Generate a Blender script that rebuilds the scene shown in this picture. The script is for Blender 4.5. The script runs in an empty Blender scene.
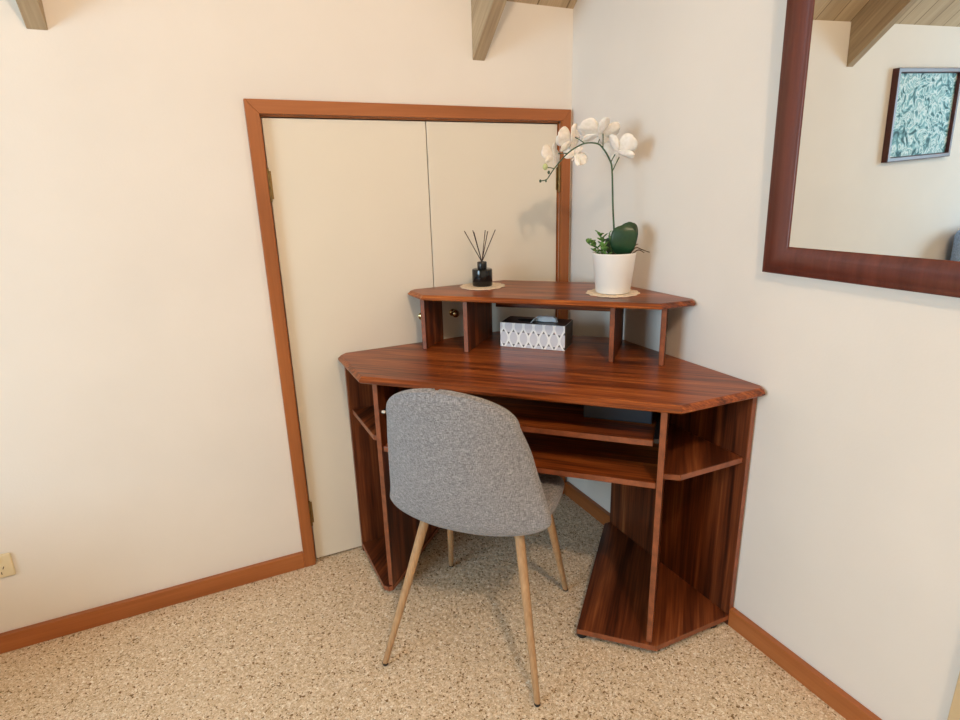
import bpy, bmesh, math, random
from mathutils import Vector, Matrix
import numpy as np
random.seed(7)
SC = bpy.context.scene
COL = SC.collection
PI = math.pi

# ------------------------------------------------------------------ camera
cam_d = bpy.data.cameras.new('camera')
cam_d.sensor_width = 36.0
cam_d.lens = 580.52 * 36 / 960
cam = bpy.data.objects.new('camera', cam_d)
COL.objects.link(cam)
_r = Vector((0.90224333, -0.43035436, -0.02742434))
_u = Vector((0.14626196, 0.24557362, 0.95828025))
_f = Vector((0.40566539, 0.8686131, -0.28451164))
m = Matrix((( _r.x, _u.x, -_f.x), (_r.y, _u.y, -_f.y), (_r.z, _u.z, -_f.z))).to_4x4()
m.translation = Vector((-1.26885, -1.88263, 1.26588))
cam.matrix_world = m
SC.camera = cam

# ------------------------------------------------------------------ world, light, exposure
SC.view_settings.view_transform = 'Standard'
SC.view_settings.look = 'None'
SC.view_settings.gamma = 1.0
SC.view_settings.exposure = -0.36
SC.view_settings.use_curve_mapping = False
w = bpy.data.worlds.new('world'); SC.world = w; w.use_nodes = True
bg = w.node_tree.nodes['Background']
bg.inputs[0].default_value = (0.75, 0.87, 1.0, 1); bg.inputs[1].default_value = 1.0

def area(name, loc, aim, sx, sy, power, col, shape='RECTANGLE'):
    l = bpy.data.lights.new(name, 'AREA'); l.shape = shape
    l.size = sx; l.size_y = sy; l.energy = power; l.color = col
    o = bpy.data.objects.new(name, l); COL.objects.link(o)
    o.location = loc
    o.rotation_euler = (Vector(aim) - Vector(loc)).to_track_quat('-Z', 'Y').to_euler()
    return o
area('window_daylight', (-4.16, -1.65, 1.45), (0, -1.2, 1.3), 1.5, 1.2, 108, (0.60, 0.84, 1.0))
lp = bpy.data.lights.new('ceiling_lamp', 'POINT'); lp.energy = 106; lp.color = (1.0, 0.775, 0.575)
lp.shadow_soft_size = 0.055
lo = bpy.data.objects.new('ceiling_lamp', lp); COL.objects.link(lo); lo.location = (-1.04, -2.69, 2.84)

# ------------------------------------------------------------------ helpers
def s2l(c):
    return tuple(((v / 255) / 12.92 if v / 255 <= 0.04045 else ((v / 255 + 0.055) / 1.055) ** 2.4) for v in c) + (1,)

def new_mat(name, rough=0.5, spec=0.5, color=None, metal=0.0, coat=0.0):
    mt = bpy.data.materials.new(name); mt.use_nodes = True
    b = mt.node_tree.nodes['Principled BSDF']
    b.inputs['Roughness'].default_value = rough
    b.inputs['Specular IOR Level'].default_value = spec
    b.inputs['Metallic'].default_value = metal
    b.inputs['Coat Weight'].default_value = coat
    if color: b.inputs['Base Color'].default_value = s2l(color)
    return mt, mt.node_tree, b

def N(nt, t, **kw):
    n = nt.nodes.new(t)
    for k, v in kw.items():
        if k.startswith('i_'): n.inputs[k[2:].replace('_', ' ')].default_value = v
        else: setattr(n, k, v)
    return n

def ramp(nt, fac, stops):
    r = nt.nodes.new('ShaderNodeValToRGB')
    e = r.color_ramp.elements
    while len(e) < len(stops): e.new(0.5)
    for el, (p, c) in zip(e, stops):
        el.position = p; el.color = s2l(c) if len(c) == 3 else c
    nt.links.new(fac, r.inputs[0]); return r

def plain(name, color, rough=0.5, var=0.06, scale=30, bump=0.0, spec=0.5, metal=0.0, bscale=None):
    """base colour with a faint procedural mottle"""
    mt, nt, b = new_mat(name, rough, spec, color, metal)
    tc = N(nt, 'ShaderNodeTexCoord')
    nz = N(nt, 'ShaderNodeTexNoise'); nz.inputs['Scale'].default_value = scale; nz.inputs['Detail'].default_value = 4
    nt.links.new(tc.outputs['Object'], nz.inputs['Vector'])
    lo_ = tuple(max(0, v * (1 - var)) for v in color); hi_ = tuple(min(255, v * (1 + var)) for v in color)
    r = ramp(nt, nz.outputs['Fac'], [(0.3, lo_), (0.7, hi_)])
    nt.links.new(r.outputs[0], b.inputs['Base Color'])
    if bump:
        n2 = N(nt, 'ShaderNodeTexNoise'); n2.inputs['Scale'].default_value = bscale or scale * 4
        n2.inputs['Detail'].default_value = 5
        nt.links.new(tc.outputs['Object'], n2.inputs['Vector'])
        bp = N(nt, 'ShaderNodeBump'); bp.inputs['Strength'].default_value = bump; bp.inputs['Distance'].default_value = 0.002
        nt.links.new(n2.outputs['Fac'], bp.inputs['Height']); nt.links.new(bp.outputs[0], b.inputs['Normal'])
    return mt

def wood(name, stops, along, rough=0.35, fine=1.0, spec=0.5, seed=0.0, bandw=1.0, coat=0.0, rings=0.35):
    """streaky wood; 'along' = grain direction vector in object space"""
    mt, nt, b = new_mat(name, rough, spec, coat=coat)
    if coat: b.inputs['Coat Roughness'].default_value = 0.25
    a = Vector(along).normalized()
    up = Vector((0, 0, 1)) if abs(a.z) < 0.9 else Vector((1, 0, 0))
    c = a.cross(up).normalized(); d = c.cross(a).normalized()
    tc = N(nt, 'ShaderNodeTexCoord')
    cmb = N(nt, 'ShaderNodeCombineXYZ')
    for k, v in enumerate((a, c, d)):
        dt = N(nt, 'ShaderNodeVectorMath', operation='DOT_PRODUCT'); dt.inputs[1].default_value = v
        nt.links.new(tc.outputs['Object'], dt.inputs[0]); nt.links.new(dt.outputs['Value'], cmb.inputs[k])
    def nz(scl, detail, off, dist=0.0):
        mp = N(nt, 'ShaderNodeMapping'); mp.inputs['Scale'].default_value = scl
        mp.inputs['Location'].default_value = (off + seed, off * 1.7 + seed * 3, off * 0.6)
        nt.links.new(cmb.outputs[0], mp.inputs[0])
        n = N(nt, 'ShaderNodeTexNoise'); n.inputs['Scale'].default_value = 1; n.inputs['Detail'].default_value = detail
        n.inputs['Distortion'].default_value = dist
        nt.links.new(mp.outputs[0], n.inputs['Vector']); return n
    broad = nz((1.6, 26 * bandw, 26 * bandw), 3, 1.0, 0.4)
    streak = nz((5 * fine, 150 * fine, 150 * fine), 4, 4.0)
    mx = N(nt, 'ShaderNodeMix'); mx.data_type = 'FLOAT'; mx.inputs[0].default_value = rings
    nt.links.new(broad.outputs['Fac'], mx.inputs[2]); nt.links.new(streak.outputs['Fac'], mx.inputs[3])
    r = ramp(nt, mx.outputs[0], stops)
    nt.links.new(r.outputs[0], b.inputs['Base Color'])
    return mt

def finish(bm, name, mat, parent=None, smooth=False, loc=None, angle=None):
    bmesh.ops.recalc_face_normals(bm, faces=bm.faces)
    me = bpy.data.meshes.new(name); bm.to_mesh(me); bm.free()
    mats = mat if isinstance(mat, (list, tuple)) else [mat]
    for mm in mats: me.materials.append(mm)
    if smooth:
        for p in me.polygons: p.use_smooth = True
        if angle is not None:
            me.set_sharp_from_angle(angle=math.radians(angle))
    o = bpy.data.objects.new(name, me); COL.objects.link(o)
    if parent is not None:
        org = Vector((0, 0, 0)); q = parent
        M = parent_world(parent)
        me.transform(M.inverted()); o.parent = parent
    else:
        if loc is None:
            xs = [v.co for v in me.vertices]
            mn = [min(v[i] for v in xs) for i in range(3)]; mxx = [max(v[i] for v in xs) for i in range(3)]
            loc = ((mn[0] + mxx[0]) / 2, (mn[1] + mxx[1]) / 2, mn[2])
        me.transform(Matrix.Translation(-Vector(loc))); o.location = loc
    return o

def parent_world(o):
    M = Matrix.LocRotScale(o.location, o.rotation_euler, o.scale)
    return parent_world(o.parent) @ M if o.parent else M

def thing(name, label, cat, loc=(0, 0, 0), rot=(0, 0, 0), group=None):
    o = bpy.data.objects.new(name, None); COL.objects.link(o); o.empty_display_size = 0.05
    o.location = loc; o.rotation_euler = rot; o['label'] = label; o['category'] = cat
    if group: o['group'] = group
    return o

def tag(o, label, cat, group=None):
    o['label'] = label; o['category'] = cat
    if group: o['group'] = group
    return o

def struct(o, label=None):
    o['kind'] = 'structure'
    if label: o['label'] = label
    return o

def box(bm, a, b, mi=0):
    vs = [bm.verts.new((x, y, z)) for x in (a[0], b[0]) for y in (a[1], b[1]) for z in (a[2], b[2])]
    for f in ((0, 1, 3, 2), (4, 6, 7, 5), (0, 4, 5, 1), (2, 3, 7, 6), (0, 2, 6, 4), (1, 5, 7, 3)):
        bm.faces.new([vs[i] for i in f]).material_index = mi

def bev(bm, off, seg=2):
    bmesh.ops.recalc_face_normals(bm, faces=bm.faces)
    ed = [e for e in bm.edges if len(e.link_faces) == 2 and e.calc_face_angle(0) > 0.5]
    bmesh.ops.bevel(bm, geom=ed, offset=off, segments=seg, affect='EDGES', profile=0.5)

def prism(poly, z0, z1, bevel=0.0012, mi_side=None, to3=None):
    """polygon (2D list) extruded z0..z1; to3 maps (u,v,w)->xyz; side faces may take their own material slot"""
    bm = bmesh.new(); n = len(poly)
    to3 = to3 or (lambda u, v, w_: (u, v, w_))
    lo_ = [bm.verts.new(to3(p[0], p[1], z0)) for p in poly]
    hi_ = [bm.verts.new(to3(p[0], p[1], z1)) for p in poly]
    bm.faces.new(lo_[::-1]); bm.faces.new(hi_)
    for i in range(n):
        f = bm.faces.new((lo_[i], lo_[(i + 1) % n], hi_[(i + 1) % n], hi_[i]))
        if mi_side is not None and (mi_side is True or i in mi_side): f.material_index = 1
    if bevel: bev(bm, bevel, 2)
    return bm

def inset_poly(poly, d, locked=()):
    """inward offset of convex CCW polygon; edges listed in locked stay"""
    n = len(poly); out = []
    lines = []
    for i in range(n):
        p = Vector(poly[i]); q = Vector(poly[(i + 1) % n]); t = (q - p).normalized()
        nrm = Vector((-t.y, t.x)); dd = 0 if i in locked else d
        lines.append((p + nrm * dd, t))
    for i in range(n):
        p, t = lines[i - 1]; q, s = lines[i]
        cr = t.x * s.y - t.y * s.x
        k = ((q - p).x * s.y - (q - p).y * s.x) / cr
        out.append(tuple(p + t * k))
    return out

def lathe(bm, prof, c, n=40, axis=Vector((0, 0, 1)), close=True, mi=0):
    axis = Vector(axis).normalized()
    q = Vector((0, 0, 1)).rotation_difference(axis)
    rings = []
    for r, h in prof:
        rings.append([bm.verts.new(Vector(c) + q @ Vector((r * math.cos(2 * PI * i / n), r * math.sin(2 * PI * i / n), h))) for i in range(n)])
    for a, b in zip(rings, rings[1:]):
        for i in range(n):
            bm.faces.new((a[i], a[(i + 1) % n], b[(i + 1) % n], b[i])).material_index = mi
    if close:
        bm.faces.new(rings[0][::-1]).material_index = mi; bm.faces.new(rings[-1]).material_index = mi

def tube(bm, pts, rad, n=10, cap=True):
    pts = [Vector(p) for p in pts]
    rad = rad if isinstance(rad, (list, tuple)) else [rad] * len(pts)
    prev = None; rings = []
    for i, p in enumerate(pts):
        t = (pts[min(i + 1, len(pts) - 1)] - pts[max(i - 1, 0)]).normalized()
        if prev is None:
            x = t.orthogonal().normalized()
        else:
            x = (prev - t * prev.dot(t)).normalized()
        prev = x; y = t.cross(x)
        rings.append([bm.verts.new(p + (x * math.cos(2 * PI * k / n) + y * math.sin(2 * PI * k / n)) * rad[i]) for k in range(n)])
    for a, b in zip(rings, rings[1:]):
        for k in range(n): bm.faces.new((a[k], a[(k + 1) % n], b[(k + 1) % n], b[k]))
    if cap: bm.faces.new(rings[0][::-1]); bm.faces.new(rings[-1])

def spline(pts, sub=6):
    pts = [Vector(p) for p in pts]; out = []
    P = [pts[0] * 2 - pts[1]] + pts + [pts[-1] * 2 - pts[-2]]
    for i in range(1, len(P) - 2):
        for k in range(sub):
            t = k / sub
            out.append(0.5 * ((2 * P[i]) + (-P[i - 1] + P[i + 1]) * t + (2 * P[i - 1] - 5 * P[i] + 4 * P[i + 1] - P[i + 2]) * t * t + (-P[i - 1] + 3 * P[i] - 3 * P[i + 1] + P[i + 2]) * t ** 3))
    out.append(pts[-1]); return out

# ------------------------------------------------------------------ materials
M_wall = plain('painted_wall', (229, 224, 217), 0.75, 0.012, 3, bump=0.12, spec=0.25, bscale=160)
M_door = plain('painted_door', (226, 220, 206), 0.5, 0.012, 2, bump=0.05, spec=0.35, bscale=60)
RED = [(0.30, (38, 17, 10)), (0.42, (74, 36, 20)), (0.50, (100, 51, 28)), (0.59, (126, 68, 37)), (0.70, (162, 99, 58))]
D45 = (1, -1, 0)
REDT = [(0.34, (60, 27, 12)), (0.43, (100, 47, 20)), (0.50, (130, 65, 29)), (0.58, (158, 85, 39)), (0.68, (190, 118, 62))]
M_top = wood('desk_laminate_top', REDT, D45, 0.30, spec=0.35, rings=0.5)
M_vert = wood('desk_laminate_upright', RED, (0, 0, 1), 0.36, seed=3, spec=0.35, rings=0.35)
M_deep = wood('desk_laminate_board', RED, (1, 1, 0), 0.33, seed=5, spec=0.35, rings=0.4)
M_edge = plain('desk_edge_banding', (134, 76, 48), 0.4, 0.12, 45)
M_gap = plain('dark_void', (20, 15, 12), 0.9)
ORG = [(0.3, (144, 82, 38)), (0.5, (164, 96, 48)), (0.7, (178, 110, 60))]
M_trim_z = wood('trim_wood_upright', ORG, (0, 0, 1), 0.4, rings=0.3, bandw=0.7)
M_trim_x = wood('trim_wood_lengthwise', ORG, (1, 0, 0), 0.4, rings=0.3, bandw=0.7)
M_trim_y = wood('trim_wood_sidewall', ORG, (0, 1, 0), 0.4, rings=0.3, bandw=0.7)
M_brass = plain('aged_brass', (140, 116, 76), 0.35, 0.1, 60, metal=1.0)
M_brassp = plain('polished_brass', (206, 186, 140), 0.16, 0.04, 60, metal=1.0)
SL = Vector((0, -1, 0.83)).normalized()
PALE = [(0.3, (146, 124, 98)), (0.5, (174, 152, 122)), (0.7, (194, 174, 142))]
M_beam = wood('rafter_timber', PALE, SL, 0.6, rings=0.4, bandw=1.3)
M_mirframe = wood('mirror_frame_wood', [(0.3, (80, 38, 30)), (0.5, (96, 48, 38)), (0.7, (112, 58, 46))], (0, 0, 1), 0.32, rings=0.3)
M_picframe = plain('picture_frame_wood', (74, 32, 30), 0.35, 0.1, 30)
M_leg = wood('chair_leg_woodgrain', [(0.3, (148, 114, 80)), (0.5, (172, 137, 100)), (0.7, (190, 156, 118))], (0, 0, 1), 0.42, fine=1.5, rings=0.6)
M_black = plain('black_rubber', (24, 22, 22), 0.6)
M_blackglass = plain('black_glass', (12, 12, 14), 0.12, 0.1, 20)
M_blackmetal = plain('black_collar', (18, 18, 20), 0.3)
M_reed = plain('dark_reed', (52, 34, 28), 0.7, 0.2, 80)
M_pot = plain('white_ceramic', (244, 242, 238), 0.3, 0.01, 10)
M_soil = plain('dark_potting_bark', (48, 36, 24), 0.9, 0.5, 90, bump=0.8)
M_stem = plain('orchid_stem_green', (58, 84, 56), 0.5, 0.12, 40)
M_leaf = plain('orchid_leaf_green', (28, 62, 38), 0.35, 0.18, 24)
M_small = plain('sprig_leaf_green', (88, 128, 62), 0.5, 0.3, 35)
M_bud = plain('pale_green_bud', (176, 184, 130), 0.5, 0.1, 40)
M_root = plain('grey_brown_root', (92, 72, 56), 0.8, 0.2, 60)
M_mat = plain('woven_straw_mat', (228, 210, 186), 0.85, 0.08, 160, bump=0.6)
M_plate = plain('cream_plastic', (226, 212, 178), 0.4, 0.02, 10)
M_slot = plain('slot_dark', (60, 48, 36), 0.7)
M_grey = plain('dark_grey_plastic', (52, 57, 66), 0.5, 0.05, 10)
M_blue = plain('blue_grey_upholstery', (150, 176, 214), 0.9, 0.12, 120, bump=0.5)
M_tissue = plain('tissue_paper', (226, 234, 242), 0.85, 0.01, 20)
M_roller = plain('white_plastic', (225, 220, 210), 0.4)
M_run = plain('dark_runner_metal', (40, 34, 32), 0.5)
M_tan = plain('tan_painted_trim', (206, 182, 142), 0.6, 0.02, 8)

# petals let some light through
M_petal, nt, b = new_mat('orchid_petal_white', 0.55, 0.3, (240, 234, 226))
b.inputs['Subsurface Weight'].default_value = 0.3; b.inputs['Subsurface Radius'].default_value = (0.01, 0.008, 0.006)
tc = N(nt, 'ShaderNodeTexCoord'); nz = N(nt, 'ShaderNodeTexNoise'); nz.inputs['Scale'].default_value = 90
nt.links.new(tc.outputs['Object'], nz.inputs['Vector'])
r = ramp(nt, nz.outputs['Fac'], [(0.3, (232, 226, 216)), (0.7, (246, 242, 236))]); nt.links.new(r.outputs[0], b.inputs['Base Color'])

# carpet: berber flecks
M_carpet, nt, b = new_mat('berber_carpet', 0.95, 0.1)
tc = N(nt, 'ShaderNodeTexCoord')
v = N(nt, 'ShaderNodeTexVoronoi'); v.inputs['Scale'].default_value = 235; v.inputs['Randomness'].default_value = 1
n0 = N(nt, 'ShaderNodeTexNoise'); n0.inputs['Scale'].default_value = 60; n0.inputs['Detail'].default_value = 2
mxv = N(nt, 'ShaderNodeMix'); mxv.data_type = 'VECTOR'; mxv.inputs[0].default_value = 0.012
nt.links.new(tc.outputs['Object'], n0.inputs['Vector'])
nt.links.new(tc.outputs['Object'], mxv.inputs[4]); nt.links.new(n0.outputs['Color'], mxv.inputs[5])
nt.links.new(mxv.outputs[1], v.inputs['Vector'])
sep = N(nt, 'ShaderNodeSeparateColor'); nt.links.new(v.outputs['Color'], sep.inputs[0])
r1 = ramp(nt, sep.outputs[0], [(0.0, (130, 102, 68)), (0.045, (150, 124, 90)), (0.08, (212, 190, 160)), (0.55, (228, 209, 183)), (0.90, (242, 229, 210)), (1.0, (252, 245, 232))])
n1 = N(nt, 'ShaderNodeTexNoise'); n1.inputs['Scale'].default_value = 330; n1.inputs['Detail'].default_value = 3
nt.links.new(tc.outputs['Object'], n1.inputs['Vector'])
r2 = ramp(nt, n1.outputs['Fac'], [(0.36, (216, 210, 200)), (0.5, (246, 244, 240)), (0.62, (255, 255, 255))])
n3 = N(nt, 'ShaderNodeTexNoise'); n3.inputs['Scale'].default_value = 120; n3.inputs['Detail'].default_value = 2
nt.links.new(tc.outputs['Object'], n3.inputs['Vector'])
r3 = ramp(nt, n3.outputs['Fac'], [(0.25, (160, 130, 98)), (0.31, (255, 255, 255))])
mm = N(nt, 'ShaderNodeMix'); mm.data_type = 'RGBA'; mm.blend_type = 'MULTIPLY'; mm.inputs[0].default_value = 1
nt.links.new(r1.outputs[0], mm.inputs[6]); nt.links.new(r2.outputs[0], mm.inputs[7])
m3 = N(nt, 'ShaderNodeMix'); m3.data_type = 'RGBA'; m3.blend_type = 'MULTIPLY'; m3.inputs[0].default_value = 1
nt.links.new(mm.outputs[2], m3.inputs[6]); nt.links.new(r3.outputs[0], m3.inputs[7])
nt.links.new(m3.outputs[2], b.inputs['Base Color'])
bp = N(nt, 'ShaderNodeBump'); bp.inputs['Strength'].default_value = 0.6; bp.inputs['Distance'].default_value = 0.003
nt.links.new(n1.outputs['Fac'], bp.inputs['Height']); nt.links.new(bp.outputs[0], b.inputs['Normal'])

# heathered grey fabric
M_fabric, nt, b = new_mat('heather_grey_fabric', 0.95, 0.15)
b.inputs['Sheen Weight'].default_value = 0.15
tc = N(nt, 'ShaderNodeTexCoord')
def fz(scl):
    mp = N(nt, 'ShaderNodeMapping'); mp.inputs['Scale'].default_value = scl; mp.inputs['Rotation'].default_value = (0, 0, 0)
    nt.links.new(tc.outputs['Object'], mp.inputs[0])
    n = N(nt, 'ShaderNodeTexNoise'); n.inputs['Scale'].default_value = 1; n.inputs['Detail'].default_value = 3
    nt.links.new(mp.outputs[0], n.inputs['Vector']); return n
fa = fz((110, 110, 700)); fb = fz((620, 620, 90))
mf = N(nt, 'ShaderNodeMix'); mf.data_type = 'FLOAT'; mf.inputs[0].default_value = 0.5
nt.links.new(fa.outputs['Fac'], mf.inputs[2]); nt.links.new(fb.outputs['Fac'], mf.inputs[3])
r = ramp(nt, mf.outputs[0], [(0.36, (102, 102, 106)), (0.5, (138, 138, 142)), (0.64, (172, 172, 176))])
nt.links.new(r.outputs[0], b.inputs['Base Color'])
bp = N(nt, 'ShaderNodeBump'); bp.inputs['Strength'].default_value = 0.4; bp.inputs['Distance'].default_value = 0.001
nt.links.new(mf.outputs[0], bp.inputs['Height']); nt.links.new(bp.outputs[0], b.inputs['Normal'])

# ceiling boards: grooves running up the slope
M_ceil = wood('ceiling_boards', [(0.3, (170, 148, 118)), (0.5, (194, 172, 140)), (0.7, (212, 190, 158))], SL, 0.6, rings=0.4, bandw=0.5)
nt = M_ceil.node_tree; b = nt.nodes['Principled BSDF']
tc = N(nt, 'ShaderNodeTexCoord'); sx = N(nt, 'ShaderNodeSeparateXYZ'); nt.links.new(tc.outputs['Object'], sx.inputs[0])
mu = N(nt, 'ShaderNodeMath', operation='MULTIPLY'); mu.inputs[1].default_value = 1 / 0.115; nt.links.new(sx.outputs[0], mu.inputs[0])
fr = N(nt, 'ShaderNodeMath', operation='FRACT'); nt.links.new(mu.outputs[0], fr.inputs[0])
gt = N(nt, 'ShaderNodeMath', operation='GREATER_THAN'); gt.inputs[1].default_value = 0.05; nt.links.new(fr.outputs[0], gt.inputs[0])
old = b.inputs['Base Color'].links[0].from_socket
mk = N(nt, 'ShaderNodeMix'); mk.data_type = 'RGBA'; mk.inputs[6].default_value = s2l((134, 112, 84))
nt.links.new(gt.outputs[0], mk.inputs[0]); nt.links.new(old, mk.inputs[7]); nt.links.new(mk.outputs[2], b.inputs['Base Color'])

# picture: dense pale foliage in blue-green tones
M_art, nt, b = new_mat('foliage_print', 0.6, 0.2)
tc = N(nt, 'ShaderNodeTexCoord')
n1 = N(nt, 'ShaderNodeTexNoise'); n1.inputs['Scale'].default_value = 15; n1.inputs['Detail'].default_value = 8; n1.inputs['Distortion'].default_value = 2.2
nt.links.new(tc.outputs['Object'], n1.inputs['Vector'])
r = ramp(nt, n1.outputs['Fac'], [(0.34, (48, 88, 96)), (0.42, (92, 140, 150)), (0.48, (148, 200, 210)), (0.54, (226, 242, 246)), (0.59, (104, 158, 168)), (0.68, (190, 226, 232))])
nt.links.new(r.outputs[0], b.inputs['Base Color'])

M_glassmirror, nt, b = new_mat('silvered_glass', 0.0, 0.5, (238, 240, 236), metal=1.0)
tc = N(nt, 'ShaderNodeTexCoord'); nz = N(nt, 'ShaderNodeTexNoise'); nz.inputs['Scale'].default_value = 3
nt.links.new(tc.outputs['Object'], nz.inputs['Vector'])
r = ramp(nt, nz.outputs['Fac'], [(0.3, (222, 226, 226)), (0.7, (225, 229, 229))]); nt.links.new(r.outputs[0], b.inputs['Base Color'])

# tissue box print (local x across the front, local z up)
def lattice_mat(width, height):
    mt, nt, b = new_mat('lattice_print', 0.3, 0.5)
    tc = N(nt, 'ShaderNodeTexCoord'); sx = N(nt, 'ShaderNodeSeparateXYZ'); nt.links.new(tc.outputs['Object'], sx.inputs[0])
    def mth(op, a, b_=None, c_=None):
        n = N(nt, 'ShaderNodeMath', operation=op)
        for i, v_ in enumerate((a, b_, c_)):
            if v_ is None: continue
            if isinstance(v_, (int, float)): n.inputs[i].default_value = v_
            else: nt.links.new(v_, n.inputs[i])
        return n.outputs[0]
    u = mth('FRACT', mth('MULTIPLY_ADD', sx.outputs[0], 6.4 / width, 12.84))
    mfold = mth('MINIMUM', u, mth('SUBTRACT', 1.0, u))
    vv = mth('MULTIPLY', mth('DIVIDE', sx.outputs[2], height), 2 * PI / 0.98)
    g = mth('MULTIPLY_ADD', mth('COSINE', mth('SUBTRACT', vv, 2.44)), 0.23, 0.25)
    dif = mth('SUBTRACT', mfold, g); ad = mth('ABSOLUTE', dif)
    line = mth('LESS_THAN', ad, 0.10)
    inA = mth('MULTIPLY', mth('LESS_THAN', dif, 0.0), mth('LESS_THAN', g, 0.24))
    inB = mth('MULTIPLY', mth('GREATER_THAN', dif, 0.0), mth('GREATER_THAN', g, 0.26))
    dark = mth('MAXIMUM', inA, inB)
    m1 = N(nt, 'ShaderNodeMix'); m1.data_type = 'RGBA'; m1.inputs[6].default_value = s2l((214, 214, 222)); m1.inputs[7].default_value = s2l((86, 82, 88))
    nt.links.new(dark, m1.inputs[0])
    m2 = N(nt, 'ShaderNodeMix'); m2.data_type = 'RGBA'; m2.inputs[7].default_value = s2l((250, 250, 250))
    nt.links.new(line, m2.inputs[0]); nt.links.new(m1.outputs[2], m2.inputs[6]); nt.links.new(m2.outputs[2], b.inputs['Base Color'])
    return mt

# ------------------------------------------------------------------ setting
XW, YW, RY = -4.2, -4.2, -2.1
ZC = 1.843; S = 0.83
ZR = ZC + S * (-RY)
# floor
def axis_pts(a, b, dense0, dense1, step):
    out = list(np.arange(a, dense0, 0.2)) + list(np.arange(dense0, dense1, step)) + [b]
    return out
xs = axis_pts(XW - 0.1, 0.1, -2.35, 0.02, 0.005)
ys = axis_pts(YW - 0.1, 0.3, -1.75, 0.02, 0.005)
nx, ny = len(xs), len(ys)
rng = np.random.default_rng(3)
Z = np.clip(rng.normal(-0.0018, 0.0010, (nx, ny)), -0.006, 0.0006)
Zs = (Z + np.roll(Z, 1, 0) + np.roll(Z, 1, 1)) / 3
co = np.zeros((nx * ny, 3)); X_, Y_ = np.meshgrid(xs, ys, indexing='ij')
J = rng.uniform(-0.0015, 0.0015, (2, nx, ny))
co[:, 0] = (X_ + J[0]).ravel(); co[:, 1] = (Y_ + J[1]).ravel(); co[:, 2] = (0.5 * Z + 0.5 * Zs).ravel()
idx = np.arange(nx * ny).reshape(nx, ny)
fc = np.stack([idx[:-1, :-1], idx[1:, :-1], idx[1:, 1:], idx[:-1, 1:]], -1).reshape(-1, 4)
me = bpy.data.meshes.new('floor'); me.vertices.add(len(co)); me.vertices.foreach_set('co', co.ravel())
me.loops.add(fc.size); me.loops.foreach_set('vertex_index', fc.ravel())
me.polygons.add(len(fc)); me.polygons.foreach_set('loop_start', np.arange(0, fc.size, 4)); me.polygons.foreach_set('loop_total', np.full(len(fc), 4))
me.update(); me.validate(); me.materials.append(M_carpet)
me.polygons.foreach_set('use_smooth', np.ones(len(fc), bool))
fl = bpy.data.objects.new('floor', me); COL.objects.link(fl); struct(fl, 'beige flecked loop pile carpet')

# left wall in the photo (y = 0) with the cupboard opening
OX0, OX1, OZ = -1.064, -0.049, 1.484
bm = bmesh.new()
box(bm, (XW, 0, -0.02), (OX0, 0.1, ZC + 0.1)); box(bm, (OX0, 0, OZ), (OX1, 0.1, ZC + 0.1)); box(bm, (OX1, 0, -0.02), (0.1, 0.1, ZC + 0.1))
struct(finish(bm, 'wall_left', M_wall))
bm = bmesh.new()   # dark sheet behind the doors; the cupboard's inner shade is put in its colour
box(bm, (OX0, 0.09, 0), (OX1, 0.1, OZ)); struct(finish(bm, 'cupboard_shade', M_gap))
# right wall (x = 0), a gable
def gable(x0, x1, name, hole=None):
    t3 = lambda u, v_, w_: (w_, u, v_)
    poly = [(0.0, -0.02), (0.0, ZC), (RY, ZR), (YW, ZC), (YW, -0.02)]
    if not hole:
        return struct(finish(prism(poly, x0, x1, 0, to3=t3), name, M_wall))
    (ya, za), (yb, zb) = hole
    bm = bmesh.new()
    for pl in ([(0, -0.02), (0, ZC), (yb, ZC - S * yb), (yb, -0.02)], [(ya, -0.02), (ya, ZC - S * ya if ya > RY else ZC + S * (ya - YW)), (YW, ZC), (YW, -0.02)],
               [(yb, -0.02), (yb, za), (ya, za), (ya, -0.02)], [(yb, zb), (yb, ZC - S * yb), (RY, ZR), (ya, ZC + S * (ya - YW)), (ya, zb)]):
        b2 = prism(pl, x0, x1, 0, to3=t3); tmp = bpy.data.meshes.new('t'); b2.to_mesh(tmp); b2.free(); bm.from_mesh(tmp); bpy.data.meshes.remove(tmp)
    return struct(finish(bm, name, M_wall))
gable(0.0, 0.1, 'wall_right')
gable(XW - 0.1, XW, 'wall_far', ((-2.35, 0.85), (-0.95, 2.05)))
bm = bmesh.new(); box(bm, (XW, YW - 0.1, -0.02), (0.1, YW, ZC + 0.1)); struct(finish(bm, 'wall_back', M_wall))
# window in the far wall
bm = bmesh.new()
for a, b_ in (((-2.35, 0.85), (-2.30, 2.05)), ((-1.0, 0.85), (-0.95, 2.05)), ((-2.30, 0.85), (-1.0, 0.90)), ((-2.30, 2.0), (-1.0, 2.05))):
    box(bm, (XW - 0.06, a[0], a[1]), (XW + 0.0, b_[0], b_[1]))
wn = struct(finish(bm, 'window_1', M_trim_y))
# ceiling, two slopes
bm = bmesh.new()
for y0, z0, y1, z1 in ((0.1, ZC - S * 0.1, RY, ZR), (RY, ZR, YW - 0.1, ZC - S * 0.1)):
    q = [bm.verts.new(p) for p in ((XW - 0.1, y0, z0), (0.1, y0, z0), (0.1, y1, z1), (XW - 0.1, y1, z1))]
    q2 = [bm.verts.new((p.co.x, p.co.y, p.co.z + 0.03)) for p in q]
    bm.faces.new(q); bm.faces.new(q2[::-1])
    for i in range(4): bm.faces.new((q[i], q[(i + 1) % 4], q2[(i + 1) % 4], q2[i]))
struct(finish(bm, 'ceiling', M_ceil), 'sloping pale timber board ceiling')
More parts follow.
